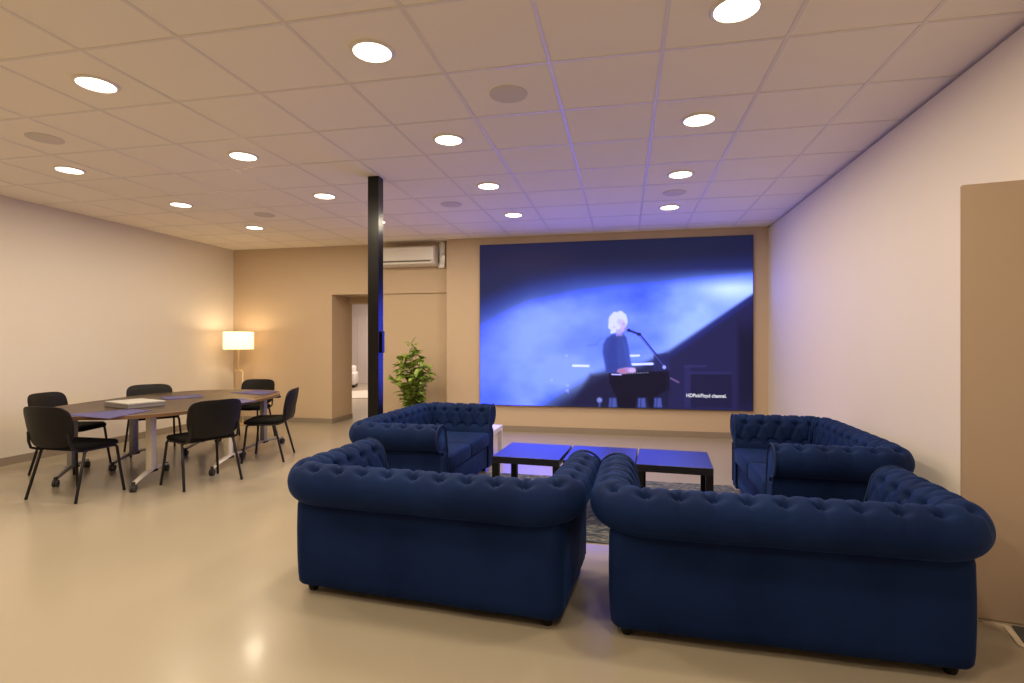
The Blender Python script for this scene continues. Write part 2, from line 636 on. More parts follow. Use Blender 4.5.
    poly([(498, 352), (516, 372), (526, 430), (534, 452), (516, 458), (506, 410)], (66, 86, 190), .9, 3)
    poly([(474, 318), (498, 318), (499, 344), (478, 345)], (150, 140, 205), 1, 3)
    ell(486, 305, 24, 32, (188, 178, 225), 1, .15)
    for (hx, hy, rx, ry) in [(482, 286, 24, 19), (465, 296, 12, 20), (460, 312, 8, 12), (470, 326, 9, 9), (464, 332, 5, 5), (499, 282, 13, 13), (509, 296, 6, 15), (474, 272, 8, 6), (492, 268, 9, 5), (484, 306, 12, 18)]:
        ell(hx, hy, rx, ry, (224, 230, 248), .95, .2)
    ell(490, 298, 9, 9, (196, 196, 235), .8, .5)
    ell(500, 310, 9, 17, (214, 190, 226), .85, .4)
    ell(503, 306, 4, 2.5, (150, 130, 195), .6, .5)
    ell(506, 320, 4, 2, (160, 120, 180), .6, .5)
    poly([(484, 452), (512, 446), (540, 448), (542, 462), (500, 468), (480, 462)], (196, 150, 205), .9, 3)
    ell(530, 456, 12, 8, (220, 190, 228), .9, .4)
    ell(498, 458, 14, 6, (190, 120, 180), .8, .4)
    line([(464, 469), (494, 470)], 2, (225, 215, 245), .9)
    # microphone and boom
    ell(519, 326, 6, 5, (30, 32, 80), 1, .3)
    line([(519, 326), (556, 340)], 3.2, (34, 38, 100), .95)
    line([(556, 340), (600, 395), (640, 440)], 2.2, (40, 44, 112), .9)
    line([(552, 344), (566, 360), (632, 442)], 1.3, (80, 96, 190), .7)
    ell(552, 339, 7, 5, (32, 36, 96), 1, .4)
    line([(640, 440), (644, 578)], 2.2, (24, 24, 60), .8)
    ell(634, 446, 6, 6, (190, 195, 245), .9, .4)
    line([(655, 482), (680, 495)], 2.5, (150, 110, 180), .7)
    # faint drum hardware at left
    line([(318, 405), (316, 455), (322, 530)], 1.2, (150, 172, 252), .6)
    for q in [(316, 408), (320, 505), (318, 522), (268, 488)]:
        ell(q[0], q[1], 5, 4, (178, 196, 255), .6, .5)
    line([(430, 350), (412, 372), (385, 376)], 3, (84, 108, 215), .3)
    img = np.clip(img, 0, 1)
    lin = np.where(img <= .04045, img / 12.92, ((img + .055) / 1.055) ** 2.4)
    bl = lin[..., 2]
    sat = np.clip(bl - lin[..., 0], 0, 1)
    lin[..., 2] = bl + 3.6 * sm(.5, .95, bl) * (.35 + sat)
    return lin


def make_screen():
    t = thing('video_wall', 'huge video wall screen showing a white-haired performer at a keyboard', 'screen', (0, YS, 0))
    bm = bmesh.new()
    add_box(bm, SX0 - .006, SX1 + .006, -.045, 0, SZ0 - .006, SZ1 + .006, bev=.002)
    obj('cabinet', bm, M['black'], t)
    lin = paint_screen()
    xs = np.linspace(SX0, SX1, NXP)
    zs = np.linspace(SZ1, SZ0, NZP)
    co = np.zeros((NZP, NXP, 3))
    co[..., 0] = xs[None, :]
    co[..., 1] = -.048
    co[..., 2] = zs[:, None]
    idx = np.arange(NZP * NXP).reshape(NZP, NXP)
    f = np.stack([idx[:-1, :-1], idx[1:, :-1], idx[1:, 1:], idx[:-1, 1:]], -1).reshape(-1, 4)
    me = bpy.data.meshes.new('display')
    me.from_pydata(co.reshape(-1, 3).tolist(), [], f.tolist())
    ca = me.color_attributes.new('picture', 'FLOAT_COLOR', 'POINT')
    rgba = np.ones((NZP * NXP, 4), np.float32)
    rgba[:, :3] = lin.reshape(-1, 3)
    ca.data.foreach_set('color', rgba.ravel())
    m = bpy.data.materials.new('led_picture')
    m.use_nodes = True
    nt = m.node_tree
    b = nt.nodes['Principled BSDF']
    b.inputs['Base Color'].default_value = (.01, .01, .012, 1)
    b.inputs['Roughness'].default_value = .6
    b.inputs['Specular IOR Level'].default_value = .04
    at = nt.nodes.new('ShaderNodeAttribute')
    at.attribute_name = 'picture'
    nt.links.new(at.outputs['Color'], b.inputs['Emission Color'])
    b.inputs['Emission Strength'].default_value = 1.0
    me.materials.append(m)
    o = bpy.data.objects.new('display', me)
    COL.objects.link(o)
    o.parent = t
    cu = bpy.data.curves.new('subtitle', 'FONT')
    cu.body = 'HDPinkFloyd channel.'
    cu.size = .068
    cu.offset = .0010
    tmp = bpy.data.objects.new('subtitle_source', cu)
    COL.objects.link(tmp)
    dg = bpy.context.evaluated_depsgraph_get()
    tm = bpy.data.meshes.new_from_object(tmp.evaluated_get(dg))
    bpy.data.objects.remove(tmp)
    tm.name = 'subtitle'
    ws = [v.co.x for v in tm.vertices]
    wd = max(ws) - min(ws)
    k = .505 / wd
    for v in tm.vertices:
        x, y = v.co.x, v.co.y
        v.co = (x * k, -.0505, y * 1.0)
    tm.materials.clear()
    tm.materials.append(M['subtitle'])
    s = bpy.data.objects.new('subtitle', tm)
    COL.objects.link(s)
    s.parent = t
    s.location = (.815, 0, .550)
    s['label'] = 'white subtitle lettering at lower right of the screen'


make_screen()

# ------------------------------------------------------------------ air conditioner
t = thing('air_conditioner', 'white wall-mounted air conditioner high beside the screen wall', 'air conditioner', (-3.20, YB, 2.43))
bm = bmesh.new()
prof = [(0, 0), (0, .285), (-.19, .285), (-.215, .26), (-.22, .06), (-.19, .015), (-.12, 0)]
a = [[bm.verts.new((sx * .46, y, z)) for y, z in prof] for sx in (-1, 1)]
n = len(prof)
for i in range(n):
    bm.faces.new((a[0][i], a[0][(i + 1) % n], a[1][(i + 1) % n], a[1][i]))
bm.faces.new(a[0])
bm.faces.new(a[1][::-1])
bmesh.ops.bevel(bm, geom=bm.edges[:], offset=.008, segments=2, affect='EDGES')
obj('casing', bm, M['whiteplastic'], t, True)
boxobj('front_panel', (-.452, .452, -.232, -.218, .075, .262), M['whiteplastic'], t, .005)
boxobj('air_slot', (-.40, .40, -.2215, -.205, .052, .068), M['louvre'], t)
boxobj('flap', (-.42, .42, -.222, -.19, .018, .046), M['whiteplastic'], t, .006)
boxobj('display_strip', (-.20, .10, -.2335, -.231, .15, .155), M['ring'], t)
t = thing('pipe_trunking', 'white pipe trunking down the corner beside the air conditioner', 'pipe trunking', (-2.665, YB, 2.43))
boxobj('duct', (-.055, .03, -.05, 0, 0.0, .36), M['whiteplastic'], t, .004)
boxobj('elbow', (-.075, .03, -.06, 0, -.03, .04), M['whiteplastic'], t, .008)
latheobj('cap', [(.001, 0), (.02, 0), (.022, .015), (.012, .03), (.001, .032)], M['whiteplastic'], t, 20, (0, -.07, .16))


# ------------------------------------------------------------------ Chesterfield sofa
SW, SD = .683, .365          # half width, half depth of the body (outer faces)


def sofa_profile():
    pts = []
    c = (-.010, .555)
    r = .101
    # inner face rising from the seat, round the roll, back in under it
    pts += [(-.150, .30), (-.146, .37), (-.140, .44)]
    for k in range(0, 25):
        a = R(170 - k * 270 / 24)
        pts.append((c[0] + r * math.cos(a), c[1] + r * math.sin(a)))
    pts += [(-.030, .445), (-.06, .42), (-.12, .40)]
    return pts


def resample(pts, step, closed=False):
    P = [np.array(p, float) for p in pts]
    if closed:
        P.append(P[0])
    d = [0]
    for a, b in zip(P, P[1:]):
        d.append(d[-1] + np.linalg.norm(b - a))
    n = max(2, int(d[-1] / step))
    ts = np.linspace(0, d[-1], n + 1)
    X = np.interp(ts, d, [p[0] for p in P])
    Y = np.interp(ts, d, [p[1] for p in P])
    return list(zip(X, Y)), ts


def path_frames(Rc, w, d, yfront, step):
    """base stations of the U path: (kind, data, arclength)"""
    st = []
    s = 0.0
    L1 = yfront + d - Rc
    n = int(L1 / step)
    for i in range(n + 1):
        st.append(('L', yfront - L1 * i / n, s + L1 * i / n))
    s += L1
    La = Rc * PI / 2
    n = max(6, int(La / step))
    for i in range(1, n):
        st.append(('AL', PI + (PI / 2) * i / n, s + La * i / n))
    s += La
    L2 = 2 * (w - Rc)
    n = int(L2 / step)
    for i in range(n + 1):
        st.append(('B', -w + Rc + L2 * i / n, s + L2 * i / n))
    s += L2
    n = max(6, int(La / step))
    for i in range(1, n):
        st.append(('AR', 1.5 * PI + (PI / 2) * i / n, s + La * i / n))
    s += La
    n = int(L1 / step)
    for i in range(n + 1):
        st.append(('R', -d + Rc + L1 * i / n, s + L1 * i / n))
    return st, s + L1


def path_point(stn, o, Rc, w, d):
    k, v, _ = stn
    inn = max(0.0, -o)
    if k == 'L':
        return (-w - o, max(v, -d + inn) if inn > Rc else v)
    if k == 'R':
        return (w + o, max(v, -d + inn) if inn > Rc else v)
    if k == 'B':
        lim = w - inn
        x = min(max(v, -lim), lim) if inn > Rc else v
        return (x, -d - o)
    cx = (-w + Rc) if k == 'AL' else (w - Rc)
    cy = -d + Rc
    if Rc + o > .002:
        return (cx + (Rc + o) * math.cos(v), cy + (Rc + o) * math.sin(v))
    return ((-w + inn) if k == 'AL' else (w - inn), -d + inn)


DS = .132
TROWS = None


def make_sofa(label):
    t = thing('velvet_sofa', label, 'sofa', (0, 0, 0), 0, 'navy velvet button-tufted sofas')
    Rc = .17
    # swept, tufted roll and inner back
    prof, ts = resample(sofa_profile(), .0085)
    st, LT = path_frames(Rc, SW, SD, SD, .0105)
    nP = len(prof)
    # normals in (o, z)
    nr = []
    for i in range(nP):
        a = prof[max(i - 1, 0)]
        b = prof[min(i + 1, nP - 1)]
        tx, tz = b[0] - a[0], b[1] - a[1]
        l = math.hypot(tx, tz)
        nr.append((-tz / l, tx / l))
    # button rows along the profile
    c = (-.010, .555)

    def row_t(angle):
        best = min(range(nP), key=lambda i: abs(prof[i][0] - (c[0] + .101 * math.cos(R(angle)))) + abs(prof[i][1] - (c[1] + .101 * math.sin(R(angle)))))
        return ts[best]
    t0 = row_t(66)
    t1 = row_t(150)
    dt = t0 - t1
    rows = [t0, t1, t1 - dt, t1 - 2 * dt + .0]
    tlast = t0
    mid = LT / 2
    s_mitre = (SD + SD - Rc) + Rc * PI / 4

    def disp(s, tt):
        d = 0.0
        if tt <= tlast + .0001:
            u = (s - mid) / DS
            v = (tlast - tt) / dt
            # diagonal creases of the diamond net
            a = u + v / 2
            b = u - v / 2
            da = abs(a - round(a))
            db = abs(b - round(b))
            dmin = min(da, db)
            fade = 1.0
            d -= .011 * math.exp(-(dmin / .085) ** 2) * fade
            v0 = round(v)
            off = 0 if v0 % 2 == 0 else .5
            du = (u - off - round(u - off)) * DS
            dv = (v - v0) * dt
            d -= .034 * math.exp(-(du * du / (2 * .021 ** 2) + dv * dv / (2 * .014 ** 2)))
            d += .005
        else:
            # soft pleats running down the outside of the roll
            u = (s - mid) / DS
            du = (u - round(u)) * DS
            q = (tt - tlast)
            d -= .0050 * math.exp(-(du / .010) ** 2) * math.exp(-(q / .13) ** 2)
            d -= .034 * math.exp(-(du * du / (2 * .021 ** 2) + q * q / (2 * .014 ** 2)))
            d += .005 * math.exp(-(q / .05) ** 2)
        for sm_ in (s_mitre, LT - s_mitre):
            if tt < tlast - dt * .3:
                d -= .010 * math.exp(-((s - sm_) / .010) ** 2)
        # slight swelling, soft fabric
        d += .003 * noise.noise(Vector((s * 5, tt * 5, 3.1)))
        e = min(s, LT - s)
        d -= .006 * math.exp(-(e / .015) ** 2)
        return d

    def build_part(i0, i1, name, cap0, cap1):
        bm = bmesh.new()
        grid = []
        for i in range(i0, i1 + 1):
            s = st[i][2]
            ring = []
            for j, (o, z) in enumerate(prof):
                dd = disp(s, ts[j])
                oo, zz = o + nr[j][0] * dd, z + nr[j][1] * dd
                x, y = path_point(st[i], oo, Rc, SW, SD)
                ring.append(bm.verts.new((x, y, zz)))
            grid.append(ring)
        for A, B in zip(grid, grid[1:]):
            for j in range(nP - 1):
                try:
                    bm.faces.new((A[j], A[j + 1], B[j + 1], B[j]))
                except ValueError:
                    pass
        for ring, cap in ((grid[0], cap0), (grid[-1], cap1)):
            if cap:
                bm.faces.new(ring)
        bmesh.ops.remove_doubles(bm, verts=bm.verts[:], dist=.0002)
        o = obj(name, bm, M['velvet'], t, True, 75)
        return o
    # orientation check of the normal sign: displacement must push outward
    idx_m1 = min(range(len(st)), key=lambda i: abs(st[i][2] - s_mitre))
    idx_m2 = min(range(len(st)), key=lambda i: abs(st[i][2] - (LT - s_mitre)))
    build_part(0, idx_m1, 'arm', True, False)
    build_part(idx_m1, idx_m2, 'backrest', False, False)
    build_part(idx_m2, len(st) - 1, 'arm', False, True)
    # piping round each arm front
    for sgn in (-1, 1):
        pts = []
        for (o, z) in prof[::2]:
            pts.append((sgn * (SW + o), SD + .001, z))
        pts = [(sgn * (SW - .150), SD + .001, .08)] + pts[:-2]
        low = [(sgn * (SW - .004), SD + .001, .41), (sgn * (SW - .006), SD + .001, .08)]
        tubeobj('piping', pts + low, .0065, M['piping'], t, 8)
    # outer panels below the roll
    Rb = .065
    st2, LT2 = path_frames(Rb, SW - .004, SD - .004, SD - .002, .02)
    bm = bmesh.new()
    pr = [(-.150, .42), (-.150, .050), (-.140, .044), (-.024, .044), (-.010, .048), (-.001, .060), (.003, .10), (.004, .20), (.004, .32), (.003, .44), (-.005, .478), (-.03, .488), (-.12, .47)]
    grid = []
    for s_ in st2:
        ring = []
        for (o, z) in pr:
            x, y = path_point(s_, o, Rb, SW - .004, SD - .004)
            w_ = .004 * noise.noise(Vector((x * 4, y * 4, z * 5)))
            ring.append(bm.verts.new((x + w_ * (1 if x > 0 else -1), y - w_, z)))
        grid.append(ring)
    n = len(pr)
    for A, B in zip(grid, grid[1:]):
        for j in range(n):
            bm.faces.new((A[j], A[(j + 1) % n], B[(j + 1) % n], B[j]))
    bm.faces.new(grid[0])
    bm.faces.new(grid[-1][::-1])
    obj('outer_panel', bm, M['velvet'], t, True, 60)
    # seat
    bm = bmesh.new()
    add_box(bm, -SW + .148, SW - .148, -SD + .10, SD - .012, .055, .262, bev=.015, seg=3)
    obj('seat_base', bm, M['velvet'], t, True)
    for sgn in (-1, 1):
        x0, x1 = sorted((sgn * .003, sgn * (SW - .150)))
        bm = bmesh.new()
        add_box(bm, x0, x1, -SD + .145, SD + .012, .262, .395, bev=.028, seg=4)
        for v in bm.verts:
            cx = (x0 + x1) / 2
            if v.co.z > .37:
                v.co.z += .014 * math.cos((v.co.x - cx) / (x1 - x0) * PI) * math.cos(v.co.y / (2 * SD) * PI)
        obj('seat_cushion', bm, M['velvet'], t, True)
    # feet
    for sx in (-1, 1):
        for sy in (-1, 1):
            latheobj('foot', [(.018, 0), (.024, .010), (.030, .040), (.030, .050)], M['black'], t, 16,
                     (sx * (SW - .075), sy * (SD - .075), 0))
    # buttons
    bm = bmesh.new()
    bmesh.ops.create_uvsphere(bm, u_segments=10, v_segments=6, radius=.0085)
    b0 = obj('button', bm, M['button'], t, True)
    nb = 0
    firstb = True

    def place(s, tt):
        nonlocal firstb, nb
        i = min(range(len(st)), key=lambda q: abs(st[q][2] - s))
        j = min(range(nP), key=lambda q: abs(ts[q] - tt))
        o, z = prof[j]
        o2, z2 = o - .031 * nr[j][0], z - .031 * nr[j][1]
        x, y = path_point(st[i], o2, Rc, SW, SD)
        if firstb:
            b = b0
            firstb = False
        else:
            b = b0.copy()
            COL.objects.link(b)
            b.parent = t
        b.location = (x, y, z2)
        nb += 1
    for r_i, tr in enumerate(rows):
        off = 0 if r_i % 2 == 0 else .5
        k = -10
        while k <= 10:
            s = mid + (k + off) * DS
            if .03 < s < LT - .03:
                near_m = min(abs(s - s_mitre), abs(s - (LT - s_mitre)))
                if r_i < 2 or near_m > .10:
                    place(s, tr)
            k += 1
    return t


sofa = make_sofa('navy velvet sofa seen from behind, front left, beside the open floor')
sofa.location = (-.935, 2.775, 0)
sofa.rotation_euler = (0, 0, R(-4.7))
sofa.scale = (1.02, 1, 1.015)
dup(sofa, (.634, 2.705, 0), R(-1.7), 'navy velvet sofa seen from behind, front right, largest in view', (1.01, 1, 1))
dup(sofa, (-1.69, 4.60, 0), R(-91.8), 'navy velvet sofa sideways at left, its back to the black column', (1.07, 1, 1))
dup(sofa, (1.275, 4.28, 0), R(88.5), 'navy velvet sofa sideways at right, its back against the right wall', (1.05, 1, 1))


# ------------------------------------------------------------------ side tables
def make_table(label, w, d, h, m_top, m_leg, th=.05, lw=.048):
    t = thing('coffee_table', label, 'table')
    boxobj('table_top', (-w / 2, w / 2, -d / 2, d / 2, h - th, h), m_top, t, .0015, 1)
    for sx in (-1, 1):
        for sy in (-1, 1):
            x, y = sx * (w / 2 - lw / 2), sy * (d / 2 - lw / 2)
            boxobj('leg', (x - lw / 2, x + lw / 2, y - lw / 2, y + lw / 2, 0, h - th), m_leg, t, .0015, 1)
    return t


bt = make_table('glossy black coffee table at the left end of the three, near left sofa', .50, .56, .44, M['blackgloss'], M['black'])
bt.location = (-.680, 4.11, .008)
bt.rotation_euler = (0, 0, R(-4))
bt['group'] = 'black coffee tables in a row'
dup(bt, (-.160, 4.085, .008), R(-3), 'glossy black coffee table in the middle of the three, behind the sofa arms')
dup(bt, (.349, 4.055, .008), R(-4), 'glossy black coffee table at the right end of the three, fully in view')
wt = make_table('small white side table behind the far arm of the left sofa', .50, .50, .345, M['white'], M['white'])
wt.location = (-1.60, 5.74, 0)

# rug
bm = bmesh.new()
add_box(bm, -1.14, 1.14, -.82, .82, 0, .008, bev=.003, seg=1)
rg = obj('area_rug', bm, M['rug'])
rg.location = (-.215, 4.30, 0)
rg.rotation_euler = (0, 0, R(-1))
tag(rg, 'dark grey distressed pattern rug under the black coffee tables', 'rug')
# dark mat and pale edging by the pier
bm = bmesh.new()
add_prism(bm, [(1.712, 2.84), (1.80, 2.825), (1.80, 2.55), (1.655, 2.66)], 0, .006)
dm = obj('floor_mat', bm, M['darkmat'])
tag(dm, 'corner of a dark mat on the floor below the tan pier', 'mat')
bm = bmesh.new()
add_prism(bm, [(1.60, 2.862), (1.695, 2.835), (1.650, 2.655), (1.70, 2.55), (1.675, 2.55), (1.625, 2.66), (1.668, 2.82), (1.60, 2.845)], 0, .008)
dm = obj('floor_edging', bm, M['palestrip'])
tag(dm, 'pale edging strip on the floor along the dark mat', 'edging strip')

# ------------------------------------------------------------------ conference table
TC = Vector((-4.62, 4.87, 0))
TR = R(9)
TH = .67
ct = thing('conference_table', 'long oval dark wood meeting table on wheeled white T-shaped legs', 'table', TC, TR)
HW, HL = .80, 1.28


def sup(hw, hl, n=2.7, N=96):
    P = []
    for i in range(N):
        a = 2 * PI * i / N
        c_, s_ = math.cos(a), math.sin(a)
        P.append((hw * math.copysign(abs(c_) ** (2 / n), c_), hl * math.copysign(abs(s_) ** (2 / n), s_)))
    return P


bm = bmesh.new()
add_prism(bm, sup(HW, HL), TH - .026, TH)
obj('table_top', bm, M['wood'], ct)
bm = bmesh.new()
o_, i_ = sup(HW + .004, HL + .004), sup(HW - .035, HL - .035)
z0, z1 = TH - .028, TH + .0015
N = len(o_)
A = [bm.verts.new((*p, z0)) for p in o_]
B = [bm.verts.new((*p, z1)) for p in o_]
C_ = [bm.verts.new((*p, z1)) for p in i_]
for i in range(N):
    j = (i + 1) % N
    bm.faces.new((A[i], A[j], B[j], B[i]))
    bm.faces.new((B[i], B[j], C_[j], C_[i]))
obj('edge_band', bm, M['woodband'], ct, True, 50)
inv = Matrix.Rotation(-TR, 3, 'Z')


def to_local(x, y):
    v = inv @ (Vector((x, y, 0)) - TC)
    return v.x, v.y


def table_leg(x, y, ang, metal):
    lx, ly = to_local(x, y)
    bm = bmesh.new()
    add_box(bm, lx - .028, lx + .028, ly - .038, ly + .038, .085, TH - .05, bev=.010, seg=2)
    lg = obj('leg', bm, metal, ct, True)
    d = Vector((math.sin(ang), math.cos(ang), 0))
    pts = []
    for k in range(9):
        u = -1 + k / 4
        p = Vector((lx, ly, 0)) + d * (.40 * u)
        p.z = .105 - .035 * abs(u) ** 1.6
        pts.append(p)
    tubeobj('foot_bar', pts, [.020 + .012 * (1 - abs(-1 + k / 4)) for k in range(9)], metal, lg, 10, flat=.55)
    bm = bmesh.new()
    add_box(bm, lx - .037, lx + .037, ly - .046, ly + .046, .085, .105, bev=.004, seg=1)
    obj('collar', bm, M['black'], lg)
    bm = bmesh.new()
    add_box(bm, lx - .20, lx + .20, ly - .03, ly + .03, TH - .05, TH - .028, bev=.003, seg=1)
    obj('bracket', bm, M['black'], lg)
    for u in (-1, 1):
        p = Vector((lx, ly, 0)) + d * (.40 * u)
        bm = bmesh.new()
        side = Vector((d.y, -d.x, 0))
        for w_ in (-1, 1):
            c0 = p + side * (w_ * .012)
            add_tube(bm, [c0 + Vector((0, 0, .030)) - side * .009, c0 + Vector((0, 0, .030)) + side * .009], .030, 16)
        add_tube(bm, [p + Vector((0, 0, .05)), p + Vector((0, 0, .085))], .016, 10)
        obj('caster', bm, M['rubber'], lg, True)
    return lg


table_leg(-4.29, 4.22, R(-18), M['whitemetal'])
table_leg(-5.16, 4.20, R(-25), M['shadedmetal'])
table_leg(-4.01, 4.88, R(-10), M['whitemetal'])
table_leg(-5.14, 4.84, R(-12), M['shadedmetal'])
table_leg(-4.22, 5.72, R(5), M['shadedmetal'])
table_leg(-4.98, 5.62, R(-8), M['shadedmetal'])

# things on the table
for (pts, lab) in [
        ([(-4.62, 3.66), (-4.02, 3.56), (-4.14, 4.08), (-4.38, 4.10)], 'purple placemat on the near end of the oval table, by the grey box'),
        ([(-5.02, 5.05), (-4.75, 4.86), (-4.60, 5.22), (-4.86, 5.42)], 'purple placemat on the far side of the oval table, before far chair'),
        ([(-4.03, 4.55), (-3.76, 4.30), (-3.74, 4.98), (-4.10, 5.14)], 'purple placemat on the near side of the oval table, middle'),
        ([(-4.66, 5.70), (-4.10, 5.55), (-4.20, 5.98), (-4.60, 6.05)], 'purple placemat at the far end of the oval table')]:
    bm = bmesh.new()
    cx = sum(p[0] for p in pts) / 4
    cy = sum(p[1] for p in pts) / 4
    add_prism(bm, [(x - cx, y - cy) for x, y in pts], 0, .003)
    o = obj('placemat', bm, M['mat_purple'])
    o.location = (cx, cy, TH + .0016)
    tag(o, lab, 'placemat', 'purple placemats on the oval table')
bx = thing('document_box', 'flat grey box with a white lid lying on the oval table', 'box', (-4.60, 4.34, TH + .001), R(-18))
boxobj('tray', (-.22, .22, -.16, .16, 0, .034), M['boxgrey'], bx, .003)
boxobj('lid', (-.20, .224, -.164, .164, .035, .050), M['paper'], bx, .003)


# ------------------------------------------------------------------ chairs
def rounded_rect(w, h, r, n=6):
    P = []
    for cx, cy, a0 in ((w - r, h - r, 0), (-w + r, h - r, 90), (-w + r, -h + r, 180), (w - r, -h + r, 270)):
        for k in range(n + 1):
            a = R(a0 + 90 * k / n)
            P.append((cx + r * math.cos(a), cy + r * math.sin(a)))
    return P


def make_chair(label):
    t = thing('stacking_chair', label, 'chair', (0, 0, 0), 0, 'black stacking chairs round the oval table')
    # seat pad: rounded, slightly dished
    bm = bmesh.new()
    layers = [(.90, .405), (.98, .412), (1.0, .425), (.99, .440), (.94, .450), (.70, .453), (.35, .450)]
    rings = []
    for s_, z in layers:
        ring = []
        for (x, y) in rounded_rect(.235, .205, .085, 7):
            zz = z - .018 * max(0, (y * s_ - .12) / .1) ** 2
            ring.append(bm.verts.new((x * s_, y * s_ + .01, zz)))
        rings.append(ring)
    n = len(rings[0])
    for A, B in zip(rings, rings[1:]):
        for k in range(n):
            bm.faces.new((A[k], A[(k + 1) % n], B[(k + 1) % n], B[k]))
    bm.faces.new(rings[0][::-1])
    bm.faces.new(rings[-1])
    obj('seat', bm, M['blackfabric'], t, True, 60)
    # backrest: curved shell with rounded corners, narrower at the foot
    bm = bmesh.new()
    nx, nz = 18, 14
    zc, hz = .605, .168

    def shp(u, v, off):
        # u, v in -1..1 ; superellipse squash for round corners
        e = 5.0
        k = (abs(u) ** e + abs(v) ** e) ** (1 / e)
        m_ = max(abs(u), abs(v))
        q = m_ / k if k > 0 else 1
        uu, vv = u * q, v * q
        w_ = .235 - .035 * max(0, -vv) ** 1.5
        x = uu * w_
        z = zc + vv * hz
        y = -.232 - .055 * (vv + 1) / 2 * 1.2 + .045 * (x / .235) ** 2 + off * (1 - .55 * m_ ** 6)
        return (x, y, z)
    F = [[bm.verts.new(shp(-1 + 2 * i / nx, -1 + 2 * j / nz, .020)) for j in range(nz + 1)] for i in range(nx + 1)]
    K = [[bm.verts.new(shp(-1 + 2 * i / nx, -1 + 2 * j / nz, -.016)) for j in range(nz + 1)] for i in range(nx + 1)]
    for i in range(nx):
        for j in range(nz):
            bm.faces.new((F[i][j], F[i][j + 1], F[i + 1][j + 1], F[i + 1][j]))
            bm.faces.new((K[i][j], K[i + 1][j], K[i + 1][j + 1], K[i][j + 1]))
    for i in range(nx):
        bm.faces.new((F[i][0], F[i + 1][0], K[i + 1][0], K[i][0]))
        bm.faces.new((F[i][nz], K[i][nz], K[i + 1][nz], F[i + 1][nz]))
    for j in range(nz):
        bm.faces.new((F[0][j], K[0][j], K[0][j + 1], F[0][j + 1]))
        bm.faces.new((F[nx][j], F[nx][j + 1], K[nx][j + 1], K[nx][j]))
    obj('backrest', bm, M['black'], t, True, 50)
    for s_ in (-1, 1):
        tubeobj('leg', [(s_ * .255, .205, 0), (s_ * .237, .182, .20), (s_ * .222, .165, .385), (s_ * .215, .145, .402)], .0115, M['blacktube'], t, 10)
        tubeobj('leg', [(s_ * .255, -.215, 0), (s_ * .240, -.165, .20), (s_ * .226, -.118, .385), (s_ * .218, -.09, .402)], .0115, M['blacktube'], t, 10)
        tubeobj('back_support', [(s_ * .210, -.02, .400), (s_ * .215, -.15, .403), (s_ * .216, -.205, .425), (s_ * .212, -.224, .48), (s_ * .205, -.232, .56)],
                .0105, M['blacktube'], t, 10)
    bm = bmesh.new()
    for s_ in (-1, 1):
        add_tube(bm, [(s_ * .216, .16, .400), (s_ * .216, -.13, .400)], .011, 10)
    add_tube(bm, [(-.216, .11, .398), (.216, .11, .398)], .010, 10)
    add_tube(bm, [(-.216, -.10, .398), (.216, -.10, .398)], .010, 10)
    obj('seat_frame', bm, M['blacktube'], t, True)
    return t


def face(dx, dy):
    return math.atan2(-dx, dy)


ch = make_chair('black stacking chair at the near left end of the table, back to camera')
ch.location = (-4.51, 3.71, 0)
ch.rotation_euler = (0, 0, face(.02, 1))
for (x, y, dx, dy, lab) in [
        (-5.47, 4.45, .97, .25, 'black stacking chair behind the nearest left chair, against the left wall side'),
        (-5.41, 5.36, .82, -.57, 'black stacking chair on the wall side, middle, behind the grey box'),
        (-3.79, 4.27, -.93, .37, 'black stacking chair on the near long side, broad back to camera'),
        (-3.86, 5.32, -.93, -.37, 'black stacking chair at the right end, seen side on'),
        (-4.90, 6.33, .12, -1, 'black stacking chair beyond the far end, beside the floor lamp')]:
    dup(ch, (x, y, 0), face(dx, dy), lab)

# ------------------------------------------------------------------ floor lamp
fl_ = thing('floor_lamp', 'brass floor lamp with a lit cream drum shade in the corner', 'floor lamp', (-5.87, 7.36, 0))
latheobj('base', [(.14, 0), (.15, .004), (.15, .022), (.14, .028), (.001, .028)], M['brass'], fl_, 40)
bm = bmesh.new()
add_tube(bm, [(-.075, 0, .028), (-.075, 0, .82), (-.055, 0, .845), (.055, 0, .845), (.075, 0, .82), (.075, 0, .028)], .011, 10)
obj('loop_stem', bm, M['brass'], fl_, True)
tubeobj('pole', [(0, 0, .845), (0, 0, 1.34)], .013, M['brass'], fl_, 12)
bm = bmesh.new()
for i, (r_, z_) in enumerate([(.222, 1.175), (.222, 1.45)]):
    pass
seg = 48
rg0 = [[bm.verts.new((r_ * math.cos(2 * PI * k / seg), r_ * math.sin(2 * PI * k / seg), z_)) for k in range(seg)]
       for r_, z_ in ((.215, 1.175), (.215, 1.445), (.211, 1.445), (.211, 1.175))]
for a_ in range(4):
    A, B = rg0[a_], rg0[(a_ + 1) % 4]
    for k in range(seg):
        bm.faces.new((A[k], A[(k + 1) % seg], B[(k + 1) % seg], B[k]))
obj('lamp_shade', bm, M['shade'], fl_, True)
bm = bmesh.new()
bmesh.ops.create_uvsphere(bm, u_segments=16, v_segments=10, radius=.035)
b_ = obj('bulb', bm, M['bulb'], fl_, True)
b_.location = (0, 0, 1.34)
pl = bpy.data.lights.new('lamp_bulb_light', 'POINT')
pl.energy = 6
pl.color = (1.0, .80, .52)
pl.shadow_soft_size = .04
lo = bpy.data.objects.new('lamp_bulb_light', pl)
COL.objects.link(lo)
lo.location = (-5.87, 7.36, 1.40)

